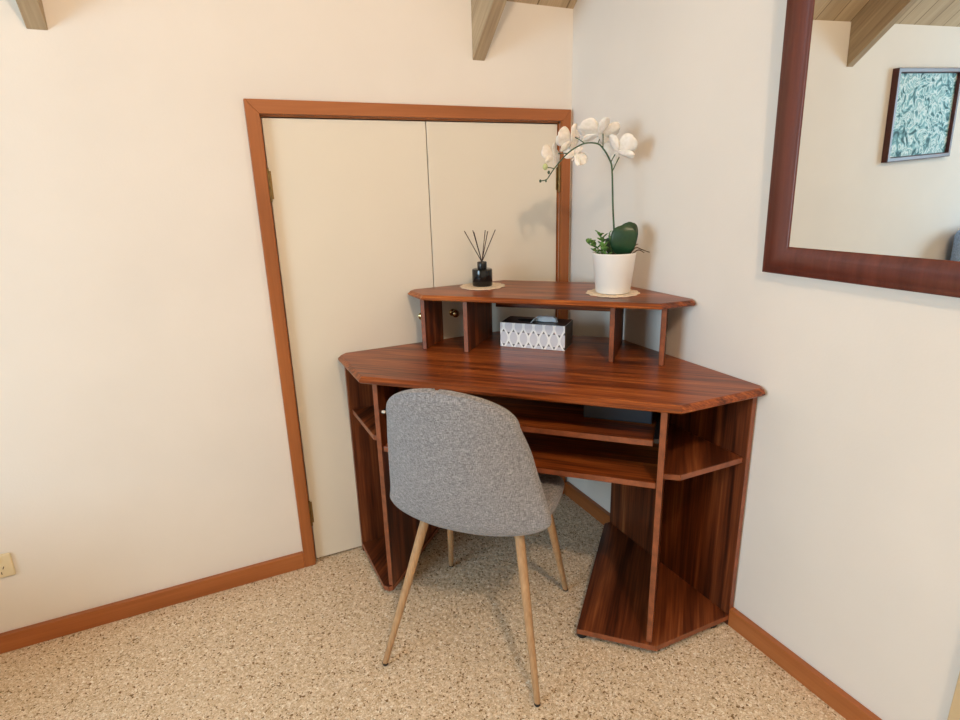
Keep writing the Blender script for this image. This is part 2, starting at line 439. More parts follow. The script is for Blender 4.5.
# rafters
for k, (xa, xb) in enumerate(((-0.386, -0.342), (-1.571, -1.527), (-2.756, -2.712), (-3.94, -3.896))):
    poly = [(0.0, 1.662), (0.0, ZC + 0.0), (RY, ZR), (RY, ZR - 0.181)]
    bmr = prism(poly, xa, xb, 0.002, to3=lambda u, v_, w_: (w_, u, v_))
    o = finish(bmr, 'rafter', M_beam)
    tag(o, ['pale timber rafter above the cupboard, nearest the corner', 'pale timber rafter at the top left, seen again in the mirror',
            'pale timber rafter beyond the left edge of the view', 'pale timber rafter farthest from the mirror wall'][k], 'rafter', 'timber rafters under the sloping ceiling')

# casing boards round the cupboard doors (mitred)
T_ = 0.018
def trimxz(name, poly, mat, d=T_, y1=0.0):
    return struct(finish(prism(poly, -d, y1, 0.0015, to3=lambda u, v_, w_: (u, w_, v_)), name, mat))
CX0, CX1, CZ = -1.101, -0.013, 1.522
trimxz('trim_1', [(CX0, -0.002), (OX0, -0.002), (OX0, OZ), (CX0, CZ)], M_trim_z)
trimxz('trim_2', [(CX0, CZ), (OX0, OZ), (OX1, OZ), (CX1, CZ)], M_trim_x)
trimxz('trim_3', [(OX1, -0.002), (CX1, -0.002), (CX1, CZ), (OX1, OZ)], M_trim_z)
# jamb lining inside the opening
bm = bmesh.new(); box(bm, (OX0 - 0.0, 0.0005, 0), (OX0 + 0.004, 0.09, OZ)); box(bm, (OX1 - 0.006, 0.0005, 0), (OX1, 0.09, OZ)); box(bm, (OX0, 0.0005, OZ - 0.006), (OX1, 0.09, OZ))
struct(finish(bm, 'trim_4', M_trim_z))
# skirtings
bm = prism([(XW, -0.002), (CX0 - 0.0005, -0.002), (CX0 - 0.0005, 0.056), (XW, 0.056)], -T_, 0, 0.002, to3=lambda u, v_, w_: (u, w_, v_)); struct(finish(bm, 'baseboard_left', M_trim_x), 'orange stained timber skirting')
bm = prism([(-T_ - 0.0005, -0.002), (-1.43, -0.002), (-1.43, 0.056), (-T_ - 0.0005, 0.056)], -T_, 0, 0.002, to3=lambda u, v_, w_: (w_, u, v_)); struct(finish(bm, 'baseboard_right', M_trim_y), 'orange stained timber skirting')
# tan upright board at the right edge of the view
bm = prism([(-1.438, -0.002), (-1.50, -0.002), (-1.50, 1.0), (-1.438, 1.0)], -0.02, 0, 0.002, to3=lambda u, v_, w_: (w_, u, v_)); struct(finish(bm, 'trim_5', M_tan))

# cupboard doors
def door(name, x0, x1, knob_x, hinge_x, hz, label):
    bm = bmesh.new(); box(bm, (x0, 0.002, 0.008), (x1, 0.036, 1.475)); bev(bm, 0.0015)
    d = struct(finish(bm, name, M_door), label)
    bm = bmesh.new()
    lathe(bm, [(0.0135, -0.001), (0.0135, 0.002), (0.011, 0.004), (0.006, 0.006), (0.0055, 0.016), (0.010, 0.019), (0.0135, 0.024), (0.0140, 0.028), (0.0125, 0.033), (0.007, 0.0365), (0.001, 0.0372)], (knob_x, 0.002, 0.842), 28, axis=(0, -1, 0))
    finish(bm, 'knob', M_brassp, d, True)['label'] = 'small polished brass knob'
    for z in hz:
        bm = bmesh.new()
        sx_ = 1 if hinge_x < -0.5 else -1
        tube(bm, [(hinge_x, -0.006, z - 0.045), (hinge_x, -0.006, z + 0.045)], 0.0045, 12)
        for q in (-0.0465, 0.0465): lathe(bm, [(0.002, -0.002), (0.0045, -0.001), (0.0045, 0.001), (0.002, 0.002)], (hinge_x, -0.006, z + q), 10)
        for q in (-0.018, 0.0, 0.018): lathe(bm, [(0.0049, -0.001), (0.0049, 0.001)], (hinge_x, -0.006, z + q), 12)
        box(bm, (hinge_x + sx_ * 0.001, -0.001, z - 0.04), (hinge_x + sx_ * 0.010, 0.002, z + 0.04))
        finish(bm, 'hinge', M_brass, d, True, angle=30)
    return d
door('door_1', OX0 + 0.0065, -0.5585, -0.608, OX0 + 0.0035, (1.29, 0.196), 'cream painted cupboard door with brass hinges on its left')
door('door_2', -0.5555, OX1 - 0.009, -0.491, OX1 - 0.003, (1.29, 0.196), 'cream painted cupboard door next to the room corner')

# power outlet
op = thing('power_outlet', 'cream plastic power outlet low on the left wall', 'power outlet', (-1.943, 0, 0.27))
bm = bmesh.new(); box(bm, (-2.0, -0.009, 0.234), (-1.886, 0.0, 0.307)); bev(bm, 0.005, 3); finish(bm, 'cover_plate', M_plate, op, True, angle=40)
for xo in (-1.972, -1.916):
    bm = bmesh.new()
    for (dx, dz, a) in ((-0.007, 0.004, 25), (0.007, 0.004, -25), (0, -0.012, 0)):
        c_, s_ = math.cos(math.radians(a)), math.sin(math.radians(a))
        t3 = lambda u, v_, w_, dx=dx, dz=dz, c_=c_, s_=s_: (xo + dx + u * c_ - v_ * s_, w_, 0.262 + dz + u * s_ + v_ * c_)
        b2 = prism([(-0.001, -0.004), (0.001, -0.004), (0.001, 0.004), (-0.001, 0.004)], -0.0098, -0.008, 0, to3=t3)
        tmp = bpy.data.meshes.new('t'); b2.to_mesh(tmp); b2.free(); bm.from_mesh(tmp); bpy.data.meshes.remove(tmp)
    finish(bm, 'socket_slots', M_slot, op)
for xo in (-1.972, -1.916):
    bm = bmesh.new(); box(bm, (xo - 0.005, -0.0125, 0.286), (xo + 0.005, -0.0085, 0.299)); bev(bm, 0.001); finish(bm, 'rocker_switch', M_plate, op)

# ------------------------------------------------------------------ mirror
def frame_sweep(y0, y1, z0, z1, prof):
    """rectangular frame, profile = (inset, depth); local x is depth (towards -x)"""
    bm = bmesh.new(); rings = []
    for ins, dep in prof:
        rings.append([bm.verts.new((-dep, y, z)) for y, z in ((y0 + ins, z0 + ins), (y1 - ins, z0 + ins), (y1 - ins, z1 - ins), (y0 + ins, z1 - ins))])
    n = len(rings)
    for i in range(n):
        a, b_ = rings[i], rings[(i + 1) % n]
        for k in range(4): bm.faces.new((a[k], a[(k + 1) % 4], b_[(k + 1) % 4], b_[k]))
    return bm
mir = thing('wall_mirror', 'large mirror in a dark red wooden frame on the right wall', 'mirror', (-0.001, -1.20, 1.046), (0, math.radians(-1.5), 0))
def loc_obj(bm, name, mat, parent, smooth=False, angle=None):
    bmesh.ops.recalc_face_normals(bm, faces=bm.faces)
    me = bpy.data.meshes.new(name); bm.to_mesh(me); bm.free(); me.materials.append(mat)
    if smooth:
        for p in me.polygons: p.use_smooth = True
        if angle is not None: me.set_sharp_from_angle(angle=math.radians(angle))
    o = bpy.data.objects.new(name, me); COL.objects.link(o); o.parent = parent; return o
HW = 0.327
fr_ = frame_sweep(-HW, HW, 0, 0.96, [(0, 0.0), (0, 0.013), (0.003, 0.016), (0.014, 0.018), (0.018, 0.021), (0.040, 0.022), (0.052, 0.019), (0.058, 0.015), (0.062, 0.014), (0.064, 0.013), (0.066, 0.011), (0.066, 0.0)])
loc_obj(fr_, 'frame', M_mirframe, mir, True, 35)
bm = bmesh.new(); box(bm, (-0.0105, -HW + 0.06, 0.06), (-0.006, HW - 0.06, 0.90)); loc_obj(bm, 'glass', M_glassmirror, mir)
bm = bmesh.new(); box(bm, (-0.0055, -HW + 0.055, 0.055), (-0.002, HW - 0.055, 0.905)); loc_obj(bm, 'backing_board', M_edge, mir)

# framed picture seen in the mirror, hanging on the left wall
pic = thing('framed_picture', 'framed blue green foliage picture, seen in the mirror', 'picture', (-2.13, -0.001, 1.23))
px0, px1, pz0, pz1 = -2.395, -1.866, 1.232, 1.655
bm = bmesh.new(); rings = []
for ins, dep in ((0, 0), (0, 0.026), (0.003, 0.029), (0.018, 0.029), (0.021, 0.026), (0.023, 0.012), (0.023, 0.0)):
    rings.append([bm.verts.new((x, -0.001 - dep, z)) for x, z in ((px0 + ins, pz0 + ins), (px1 - ins, pz0 + ins), (px1 - ins, pz1 - ins), (px0 + ins, pz1 - ins))])
for i in range(len(rings)):
    a, b_ = rings[i], rings[(i + 1) % len(rings)]
    for k in range(4): bm.faces.new((a[k], a[(k + 1) % 4], b_[(k + 1) % 4], b_[k]))
finish(bm, 'frame', M_picframe, pic)
bm = bmesh.new(); box(bm, (px0 + 0.02, -0.014, pz0 + 0.02), (px1 - 0.02, -0.004, pz1 - 0.02)); finish(bm, 'print', M_art, pic)

# ------------------------------------------------------------------ corner desk
desk = thing('corner_desk', 'red-brown wood corner desk with raised shelf, standing in the room corner', 'desk', (-0.45, -0.45, 0))
G = 0.002
def DX(p): return (p[1], p[0])           # mirror across the room diagonal
def board(name, poly, z0, z1, mat, edge=None, bevel=0.0015, label=None):
    o = finish(prism(poly, z0, z1, bevel, mi_side=edge if edge is not None else True), name, [mat, M_edge], desk)
    if label: o['label'] = label
    return o
def profile_top(name, poly, prof, locked, mat):
    """board with a moulded edge: prof = list of (inset, z) from the bottom up"""
    bm = bmesh.new(); rings = []
    for ins, z in prof:
        pl = inset_poly(poly, ins, locked) if ins else poly
        rings.append([bm.verts.new((p[0], p[1], z)) for p in pl])
    n = len(poly)
    for a, b_ in zip(rings, rings[1:]):
        for k in range(n): bm.faces.new((a[k], a[(k + 1) % n], b_[(k + 1) % n], b_[k]))
    bm.faces.new(rings[0][::-1]); bm.faces.new(rings[-1])
    for f in bm.faces:
        pass
    return finish(bm, name, [mat], desk)
def round_corner(poly, i, cut):
    """replace corner i by a small chamfer"""
    p = Vector(poly[i]); a = Vector(poly[i - 1]); b_ = Vector(poly[(i + 1) % len(poly)])
    return poly[:i] + [tuple(p + (a - p).normalized() * cut), tuple(p + (b_ - p).normalized() * cut)] + poly[i + 1:]
# desktop, CCW seen from above
TOP = [(-0.914, -G), (-0.912, -0.285), (-0.287, -0.914), (-G, -0.922), (-G, -0.312), (-0.312, -G)]
TOP = round_corner(TOP, 3, 0.010); TOP = round_corner(TOP, 0, 0.014)
# edges: find those lying along walls / back so they stay square
def wall_edges(poly, back):
    out = []
    for i in range(len(poly)):
        p, q = poly[i], poly[(i + 1) % len(poly)]
        if (abs(p[0] + G) < 1e-5 and abs(q[0] + G) < 1e-5) or (abs(p[1] + G) < 1e-5 and abs(q[1] + G) < 1e-5): out.append(i)
        if abs(p[0] + p[1] + back) < 1e-3 + 2 * G and abs(q[0] + q[1] + back) < 1e-3 + 2 * G: out.append(i)
    return out
PROF = lambda t, th: [(0.004, t - th), (0.0, t - th + 0.004), (0.0, t - 0.011), (0.002, t - 0.008), (0.005, t - 0.006), (0.009, t - 0.0015), (0.012, t)]
profile_top('desktop', TOP, PROF(0.75, 0.020), wall_edges(TOP, 0.316), M_top)
# hutch shelf
HT = 0.939
HS = [(-0.660, -G), (-0.654, -0.130), (-0.130, -0.652), (-G, -0.664), (-G, -0.285), (-0.285, -G)]
HS = round_corner(HS, 3, 0.010); HS = round_corner(HS, 0, 0.012)
profile_top('raised_shelf', HS, PROF(HT, 0.016), wall_edges(HS, 0.289), M_top)

# panels perpendicular to the front, running along the (1,1) diagonal
def diag_panel(name, front, length, z0, z1, th=0.016, slope=0.0, edge_only_front=True, mat=M_vert):
    f = Vector(front); d = Vector((1, 1)).normalized(); s = Vector((1, -1)).normalized()
    p = [f - s * th / 2, f + s * th / 2, f + s * th / 2 + d * length, f - s * th / 2 + d * length]
    # clip against walls
    def clip(q):
        q = Vector(q); k = max(q.x + G, q.y + G, 0)
        return tuple(q - d * (k * math.sqrt(2)))
    poly = [tuple(p[0]), tuple(p[1]), clip(p[2]), clip(p[3])]
    o = finish(prism(poly, z0, z1, 0.001, mi_side=(0,)), name, [mat, M_edge], desk)
    return o
zt = 0.7296
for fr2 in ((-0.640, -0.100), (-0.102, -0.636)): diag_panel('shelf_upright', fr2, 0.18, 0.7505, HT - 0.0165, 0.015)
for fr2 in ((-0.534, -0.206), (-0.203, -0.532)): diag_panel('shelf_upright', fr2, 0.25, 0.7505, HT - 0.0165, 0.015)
# rail under the raised shelf at the back
a_, b2_ = (-0.352, -0.012), (-0.012, -0.352)
dq = Vector((1, 1)).normalized() * 0.012
def rail(name, p, q, z0, z1, th, mat=M_top):
    d = Vector((1, 1)).normalized() * th
    pl = [p, q, tuple(Vector(q) + d), tuple(Vector(p) + d)]
    return finish(prism(pl, z0, z1, 0.001, mi_side=None), name, [mat, M_edge], desk)
rail('back_rail', (-0.335, -0.030), (-0.030, -0.335), 0.850, HT - 0.0165, 0.014)

# inner panels to the walls
PF_L = Vector((-0.872, -0.302)); PF_R = Vector((-0.302, -0.872))
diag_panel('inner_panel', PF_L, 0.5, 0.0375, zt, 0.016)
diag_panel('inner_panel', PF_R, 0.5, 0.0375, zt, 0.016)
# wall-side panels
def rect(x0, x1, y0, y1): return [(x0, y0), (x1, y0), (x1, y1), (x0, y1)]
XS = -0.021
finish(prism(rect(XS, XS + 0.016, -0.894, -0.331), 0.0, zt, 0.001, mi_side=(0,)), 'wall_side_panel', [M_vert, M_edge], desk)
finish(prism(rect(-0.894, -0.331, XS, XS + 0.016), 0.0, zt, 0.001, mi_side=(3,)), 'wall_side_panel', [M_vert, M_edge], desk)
# bottom boards
GX = XS - 0.0005
bR = [(GX, -0.895), (-0.294, -0.892), (-0.450, -0.736), (-0.045, -0.331), (GX, -0.331)]
board('bottom_board', bR[::-1], 0.019, 0.037, M_deep)
bL = [(-0.895, GX), (-0.893, -0.288), (-0.881, -0.305), (-0.866, -0.307), (-0.575, GX)]
board('bottom_board', bL, 0.019, 0.037, M_deep)
# open bay shelves (right and left)
sR = [(GX, -0.884), (-0.240, -0.880), (-0.279, -0.850), (GX, -0.594)]
board('bay_shelf', sR[::-1], 0.526, 0.543, M_deep)
sL = [(-0.884, GX), (-0.880, -0.272), (-0.862, -0.285), (-0.594, GX)]
board('bay_shelf', sL, 0.539, 0.556, M_deep)
# centre section between the inner panels: front line x+y = -1.174
def diag_board(name, s0, s1, half, z0, z1, mat, th=None):
    """half = half length along the front; s0 front, s1 back (distance of x+y)"""
    d = Vector((1, -1)).normalized()
    c0 = Vector((-s0 / 2, -s0 / 2)); c1 = Vector((-s1 / 2, -s1 / 2))
    pl = [c0 - d * half, c0 + d * half, c1 + d * half, c1 - d * half]
    return finish(prism([tuple(p) for p in pl], z0, z1, 0.0015, mi_side=(0,)), name, [mat, M_edge], desk)
HWI = (PF_R - PF_L).length / 2 - 0.0085
diag_board('lower_shelf', 1.165, 0.60, HWI, 0.510, 0.527, M_top)
bk = diag_board('back_panel', 0.60, 0.578, HWI - 0.20, 0.5275, zt - 0.001, M_vert)
kt = diag_board('keyboard_tray', 1.135, 0.66, HWI - 0.014, 0.624, 0.638, M_top)
kl = diag_board('tray_front_rail', 1.150, 1.1355, HWI - 0.014, 0.6225, 0.640, M_top)
# sliding runners on both inner faces
for sgn in (-1, 1):
    for z in (0.628,):
        d = Vector((1, -1)).normalized(); q = Vector((1, 1)).normalized()
        c0 = Vector((-0.5675, -0.5675)) + d * sgn * (HWI - 0.0135); c1 = c0 + q * 0.33
        pl = [c0, c0 + d * sgn * 0.0125, c1 + d * sgn * 0.0125, c1]
        finish(prism([tuple(p) for p in pl], z, z + 0.012, 0), 'tray_runner', M_run, desk)
d = Vector((1, -1)).normalized()
for z in (0.637, 0.519):
    c0 = Vector((-0.577, -0.577)) - d * (HWI - 0.001)
    bm = bmesh.new(); lathe(bm, [(0.004, 0), (0.0048, 0.002), (0.0048, 0.010), (0.003, 0.012)], (c0.x, c0.y, z), 16, axis=(d.x, d.y, 0)); finish(bm, 'roller', M_roller, desk, True, angle=40)
for (x, y) in ((-0.425, -0.728), (-0.25, -0.80), (-0.09, -0.40), (-0.06, -0.87), (-0.80, -0.22), (-0.87, -0.06)):
    bm = bmesh.new(); lathe(bm, [(0.014, -0.002), (0.016, 0.002), (0.016, 0.0185)], (x, y, 0.0), 18); finish(bm, 'foot', M_black, desk)['label'] = 'small black foot under the bottom board'

# slim dark box on the tray
d = Vector((1, -1)).normalized(); q = Vector((1, 1)).normalized()
c0 = Vector((-0.500, -0.500)); e0 = c0 + d * 0.185; e1 = c0 + d * 0.370
bm = prism([tuple(p) for p in (e0, e1, e1 + q * 0.16, e0 + q * 0.16)], 0.6392, 0.684, 0.003)
tag(finish(bm, 'flat_box', M_grey), 'slim dark grey box lying on the keyboard tray under the desktop', 'box')

# ------------------------------------------------------------------ chair
C0 = Vector((-0.66, -0.56, 0)); F_ = Vector((1, 1, 0)).normalized(); S_ = Vector((1, -1, 0)).normalized()
chair = thing('desk_chair', 'grey fabric shell chair with four slanted wood-look legs, facing the desk', 'chair', tuple(C0), (0, 0, -PI / 4))
# chair local frame: +x = its right (S_), +y = forward (F_)
def interp(tab, t):
    for (a, b_) in zip(tab, tab[1:]):
        if t <= b_[0]:
            k = (t - a[0]) / (b_[0] - a[0]); return [a[i] + (b_[i] - a[i]) * k for i in range(1, len(a))]
    return list(tab[-1][1:])
def smooth_tab(tab, n):
    """Catmull-Rom resample of rows"""
    rows = [Vector(r) for r in tab] if len(tab[0]) <= 4 else None
    out = spline_rows(tab, n); return out
def spline_rows(tab, sub):
    A = [np.array(r, float) for r in tab]; P = [2 * A[0] - A[1]] + A + [2 * A[-1] - A[-2]]; out = []
    for i in range(1, len(P) - 2):
        for k in range(sub):
            t = k / sub
            out.append(0.5 * (2 * P[i] + (P[i + 1] - P[i - 1]) * t + (2 * P[i - 1] - 5 * P[i] + 4 * P[i + 1] - P[i + 2]) * t * t + (3 * P[i] - P[i - 1] - 3 * P[i + 1] + P[i + 2]) * t ** 3))
    out.append(A[-1]); return out
def shell(rows, ncol, thick, name, rim=0.02, label=None):
    """padded shell: rows = (f, z, halfwidth, curl_f, curl_z, centre); two skins meeting in a rounded rim"""
    nr = len(rows); mid = np.zeros((nr, ncol, 3))
    for i, r in enumerate(rows):
        f, z, hw, cf, cz, s0 = r
        for j in range(ncol):
            u = math.sin((-1 + 2 * j / (ncol - 1)) * PI / 2); k = abs(u) ** 2.3
            mid[i, j] = (s0 + u * hw, f + cf * k, z + cz * k)
    R_ = np.array(rows, float); dR = np.gradient(R_, axis=0); nn = np.zeros_like(mid)
    for i in range(nr):
        for j in range(ncol):
            u = math.sin((-1 + 2 * j / (ncol - 1)) * PI / 2); k = 2.3 * abs(u) ** 1.3 * (1 if u > 0 else -1)
            tu = np.array((R_[i, 2], R_[i, 3] * k, R_[i, 4] * k)); tv = np.array((0, dR[i, 0], dR[i, 1]))
            c = np.cross(tu, tv); nn[i, j] = c / (np.linalg.norm(c) + 1e-12)
    for _ in range(3): nn[1:-1] = (nn[:-2] + nn[1:-1] * 2 + nn[2:]) / 4
    nn /= np.linalg.norm(nn, axis=2, keepdims=True) + 1e-12
    bnd = np.concatenate([mid[0], mid[-1], mid[:, 0], mid[:, -1]])
    dist = np.min(np.linalg.norm(mid[:, :, None, :] - bnd[None, None], axis=3), axis=2)
    e = np.clip(dist / rim, 0, 1); t = thick / 2 * np.sqrt(1 - (1 - e) ** 2)
    bm = bmesh.new()
    A = [[bm.verts.new(mid[i, j] + nn[i, j] * t[i, j]) for j in range(ncol)] for i in range(nr)]
    B = [[A[i][j] if (i in (0, nr - 1) or j in (0, ncol - 1)) else bm.verts.new(mid[i, j] - nn[i, j] * t[i, j]) for j in range(ncol)] for i in range(nr)]
    for i in range(nr - 1):
        for j in range(ncol - 1):
            bm.faces.new((A[i][j], A[i][j + 1], A[i + 1][j + 1], A[i + 1][j]))
            try: bm.faces.new((B[i][j], B[i + 1][j], B[i + 1][j + 1], B[i][j + 1]))
            except ValueError: pass
    o = loc_obj(bm, name, M_fabric, chair, True)
    if label: o['label'] = label
    return o
back_rows = spline_rows([
    (-0.105, 0.422, 0.075, 0.010, 0.004, 0.006),
    (-0.138, 0.427, 0.145, 0.018, 0.012, 0.008),
    (-0.160, 0.438, 0.200, 0.034, 0.018, 0.010),
    (-0.176, 0.458, 0.220, 0.052, 0.014, 0.009),
    (-0.190, 0.500, 0.214, 0.068, 0.006, 0.007),
    (-0.203, 0.550, 0.206, 0.078, 0.0, 0.003),
    (-0.216, 0.610, 0.195, 0.080, 0.0, 0.0),
    (-0.229, 0.670, 0.184, 0.076, 0.0, 0.0),
    (-0.2445, 0.740, 0.166, 0.064, 0.0, 0.0)], 4)
for k in range(1, 25):     # rounded top of the backrest
    th = math.radians(89.3 * k / 24); cs, sn = math.cos(th), math.sin(th)
    back_rows.append((-0.2445 - 0.024 * sn, 0.740 + 0.100 * sn, 0.166 * cs ** 0.97, 0.064 * cs ** 2.2, 0.0, 0.0))
shell(back_rows, 41, 0.032, 'backrest')
seat_rows = spline_rows([
    (-0.150, 0.442, 0.090, 0.02, 0.008, 0.0),
    (-0.135, 0.438, 0.150, 0.02, 0.014, 0.0),
    (-0.100, 0.434, 0.190, 0.0, 0.020, 0.0),
    (-0.040, 0.431, 0.212, 0.0, 0.018, 0.0),
    (0.040, 0.430, 0.216, 0.0, 0.012, 0.0),
    (0.110, 0.432, 0.213, -0.004, 0.006, 0.0),
    (0.150, 0.431, 0.207, -0.008, 0.002, 0.0),
    (0.175, 0.426, 0.188, -0.014, 0.0, 0.0),
    (0.187, 0.421, 0.145, -0.012, 0.0, 0.0),
    (0.191, 0.419, 0.085, -0.004, 0.0, 0.0)], 4)
shell(seat_rows, 37, 0.046, 'seat', 0.026)
# under-seat bracket
bm = bmesh.new()
for a, b_ in (((-0.10, -0.08, 0.406), (0.10, -0.08, 0.406)), ((-0.12, 0.075, 0.406), (0.12, 0.075, 0.406)), ((-0.10, -0.08, 0.406), (-0.10, 0.075, 0.406)), ((0.10, -0.08, 0.406), (0.10, 0.075, 0.406))):
    tube(bm, [a, b_], 0.008, 8)
loc_obj(bm, 'seat_bracket', M_black, chair)
# legs (with black tips as their own sub-part)
for (fx, fy, tx, ty) in ((-0.214, -0.230, -0.110, -0.124), (0.220, -0.228, 0.146, -0.126), (-0.204, 0.230, -0.135, 0.090), (0.200, 0.226, 0.170, 0.060)):
    a = Vector((fx, fy, 0.006)); b_ = Vector((tx, ty, 0.432 if fy < 0 else 0.418))
    bm = bmesh.new(); pts = [a.lerp(b_, t) for t in (0, 0.01, 0.3, 0.6, 0.85, 1)]
    tube(bm, pts, [0.0078, 0.0082, 0.0098, 0.0115, 0.0125, 0.0125], 18)
    lg = loc_obj(bm, 'leg', M_leg, chair, True, 40)
    bm = bmesh.new(); lathe(bm, [(0.0068, -0.0005), (0.0082, 0.001), (0.0082, 0.0075)], (fx, fy, 0.0), 18)
    loc_obj(bm, 'leg_tip', M_black, lg)['label'] = 'black rubber tip'

# ------------------------------------------------------------------ things on the desk
# doilies
def doily(name, c, r, label):
    bm = bmesh.new(); n = 96; rings = []
    for k, (rr, z) in enumerate(((0.0, 0.0030), (0.35, 0.0030), (0.6, 0.0036), (0.75, 0.0026), (0.88, 0.0038), (1.0, 0.0034), (1.02, 0.0016), (1.0, 0.0002), (0.0, 0.0002))):
        ring = []
        for i in range(n):
            th = 2 * PI * i / n
            sc = rr * (1 + (0.10 * abs(math.sin(th * 6.5)) if rr > 0.7 else 0)) * r * 0.955
            ring.append(bm.verts.new((c[0] + sc * math.cos(th), c[1] + sc * math.sin(th), c[2] + z)) if rr > 0 else None)
        if rr == 0:
            vtx = bm.verts.new((c[0], c[1], c[2] + z)); ring = [vtx] * n
        rings.append(ring)
    for a, b_ in zip(rings, rings[1:]):
        for i in range(n):
            vs = [a[i], a[(i + 1) % n], b_[(i + 1) % n], b_[i]]; u = []
            for v_ in vs:
                if v_ not in u: u.append(v_)
            bm.faces.new(u)
    return tag(finish(bm, name, M_mat, None, True, loc=c, angle=40), label, 'mat', 'scalloped mats on the raised shelf')
PC = Vector((-0.131, -0.437, HT)); DC = Vector((-0.413, -0.088, HT))
doily('scalloped_mat', tuple(PC + Vector((0, 0, 0.0003))), 0.078, 'round straw-coloured scalloped mat under the white orchid pot')
doily('scalloped_mat', tuple(DC + Vector((0, 0, 0.0003))), 0.074, 'round straw-coloured scalloped mat under the black reed diffuser')

# reed diffuser
DZ = HT + 0.0040
dif = thing('reed_diffuser', 'black glass reed diffuser with dark reeds on the raised shelf', 'diffuser', (DC.x, DC.y, DZ))
bm = bmesh.new(); lathe(bm, [(0.030, 0.0), (0.033, 0.001), (0.0345, 0.004), (0.0345, 0.053), (0.0335, 0.0565), (0.030, 0.058), (0.017, 0.058), (0.0145, 0.059), (0.0145, 0.066)], (DC.x, DC.y, DZ), 48)
finish(bm, 'bottle', M_blackglass, dif, True, angle=40)
bm = bmesh.new(); lathe(bm, [(0.0135, 0.0602), (0.0158, 0.0604), (0.0162, 0.062), (0.0162, 0.080), (0.015, 0.0815), (0.009, 0.0815), (0.009, 0.070)], (DC.x, DC.y, DZ), 36)
finish(bm, 'collar', M_blackmetal, dif, True, angle=40)
dr = Vector((0.903, -0.43, 0)); dn = Vector((0.43, 0.903, 0))
for s_, n_, top in ((-0.056, -0.01, 0.190), (-0.028, 0.02, 0.189), (-0.024, -0.02, 0.186), (0.014, 0.025, 0.188), (0.022, -0.012, 0.187), (0.048, 0.008, 0.190)):
    p0 = Vector((DC.x, DC.y, DZ + 0.07)) - dr * (s_ * 0.10) - dn * n_ * 0.1
    p1 = Vector((DC.x, DC.y, DZ - 0.004 + top)) + dr * s_ + dn * n_
    bm = bmesh.new(); tube(bm, [p0, p1], 0.0015, 8); finish(bm, 'reed', M_reed, dif, True, angle=40)

# tissue box
TBX = Vector((-0.404, -0.200, 0.7505)); ang = math.atan2(-0.161, 0.146)
tb = thing('tissue_box', 'rectangular tissue box with white lattice print under the raised shelf', 'tissue box', tuple(TBX + Vector((math.cos(ang) * 0.1085 - math.sin(ang) * 0.055, math.sin(ang) * 0.1085 + math.cos(ang) * 0.055, 0))), (0, 0, ang))
W2, D2, H2 = 0.1110, 0.052, 0.083
M_lat = lattice_mat(W2 * 2, H2)
M_boxtop = plain('tissue_box_brown', (70, 52, 44), 0.35, 0.5, 140)
M_boxside = plain('tissue_box_olive', (74, 66, 46), 0.35, 0.25, 60)
bm = bmesh.new()
hole = [(0.062 * math.cos(t) , 0.020 * math.sin(t)) for t in [2 * PI * i / 32 for i in range(32)]]
box(bm, (-W2, -D2, 0), (W2, D2, H2))
bm.faces.ensure_lookup_table()
for f in bm.faces:
    f.normal_update()
bmesh.ops.recalc_face_normals(bm, faces=bm.faces)
for f in bm.faces:
    if f.normal.y < -0.5 or f.normal.y > 0.5: f.material_index = 0
    elif abs(f.normal.x) > 0.5: f.material_index = 2
    else: f.material_index = 1
bev(bm, 0.0012, 2)
me = bpy.data.meshes.new('carton'); bm.to_mesh(me); bm.free()
for mm_ in (M_lat, M_boxtop, M_boxside): me.materials.append(mm_)
o = bpy.data.objects.new('carton', me); COL.objects.link(o); o.parent = tb
bm = bmesh.new(); bmesh.ops.create_circle(bm, cap_ends=True, radius=1, segments=32)
for v_ in bm.verts: v_.co = Vector((v_.co.x * 0.066, v_.co.y * 0.021, H2 + 0.0006))
e = bmesh.ops.extrude_face_region(bm, geom=list(bm.faces)); 
for g_ in e['geom']:
    if isinstance(g_, bmesh.types.BMVert): g_.co.z -= 0.0005
loc_obj(bm, 'opening', M_gap, tb)['label'] = 'dark oval slot in the top'
# tissue pulled through the slot
bm = bmesh.new(); nu, nv = 18, 10; g = []
for i in range(nu):
    u = i / (nu - 1); row = []
    for j in range(nv):
        v_ = j / (nv - 1)
        x = -0.012 + 0.080 * u + 0.006 * (1 - v_)
        hgt = (0.030 * math.sin(min(1, u * 2.2 + 0.05) * PI / 2)) * (1 if u < 0.98 else 0.9)
        y = -0.014 - 0.010 * v_ + 0.012 * math.cos(v_ * PI) + 0.003 * math.sin(u * 9)
        z = H2 - 0.003 + hgt * math.sin(min(1.0, v_ * 1.6) * PI / 2) * (1 - 0.15 * v_) + 0.0015 * math.sin(u * 17 + v_ * 5)
        row.append(bm.verts.new((x, y, z)))
    g.append(row)
for a, b_ in zip(g, g[1:]):
    for j in range(nv - 1): bm.faces.new((a[j], a[j + 1], b_[j + 1], b_[j]))
# folded over the back
g2 = []
for i in range(nu):
    u = i / (nu - 1); row = [g[i][-1]]
    for j in range(1, 7):
        v_ = j / 6; c = g[i][-1].co
        row.append(bm.verts.new((c.x + 0.002 * v_, c.y + 0.012 + 0.018 * v_, c.z + 0.004 * math.sin(v_ * PI) - v_ * (c.z - H2 + 0.004))))
    g2.append(row)
for a, b_ in zip(g2, g2[1:]):
    for j in range(6): bm.faces.new((a[j], a[j + 1], b_[j + 1], b_[j]))
o = loc_obj(bm, 'tissue', M_tissue, tb, True); o['label'] = 'white tissue sticking out of the slot'
sd = o.modifiers.new('solid', 'SOLIDIFY'); sd.thickness = 0.0008

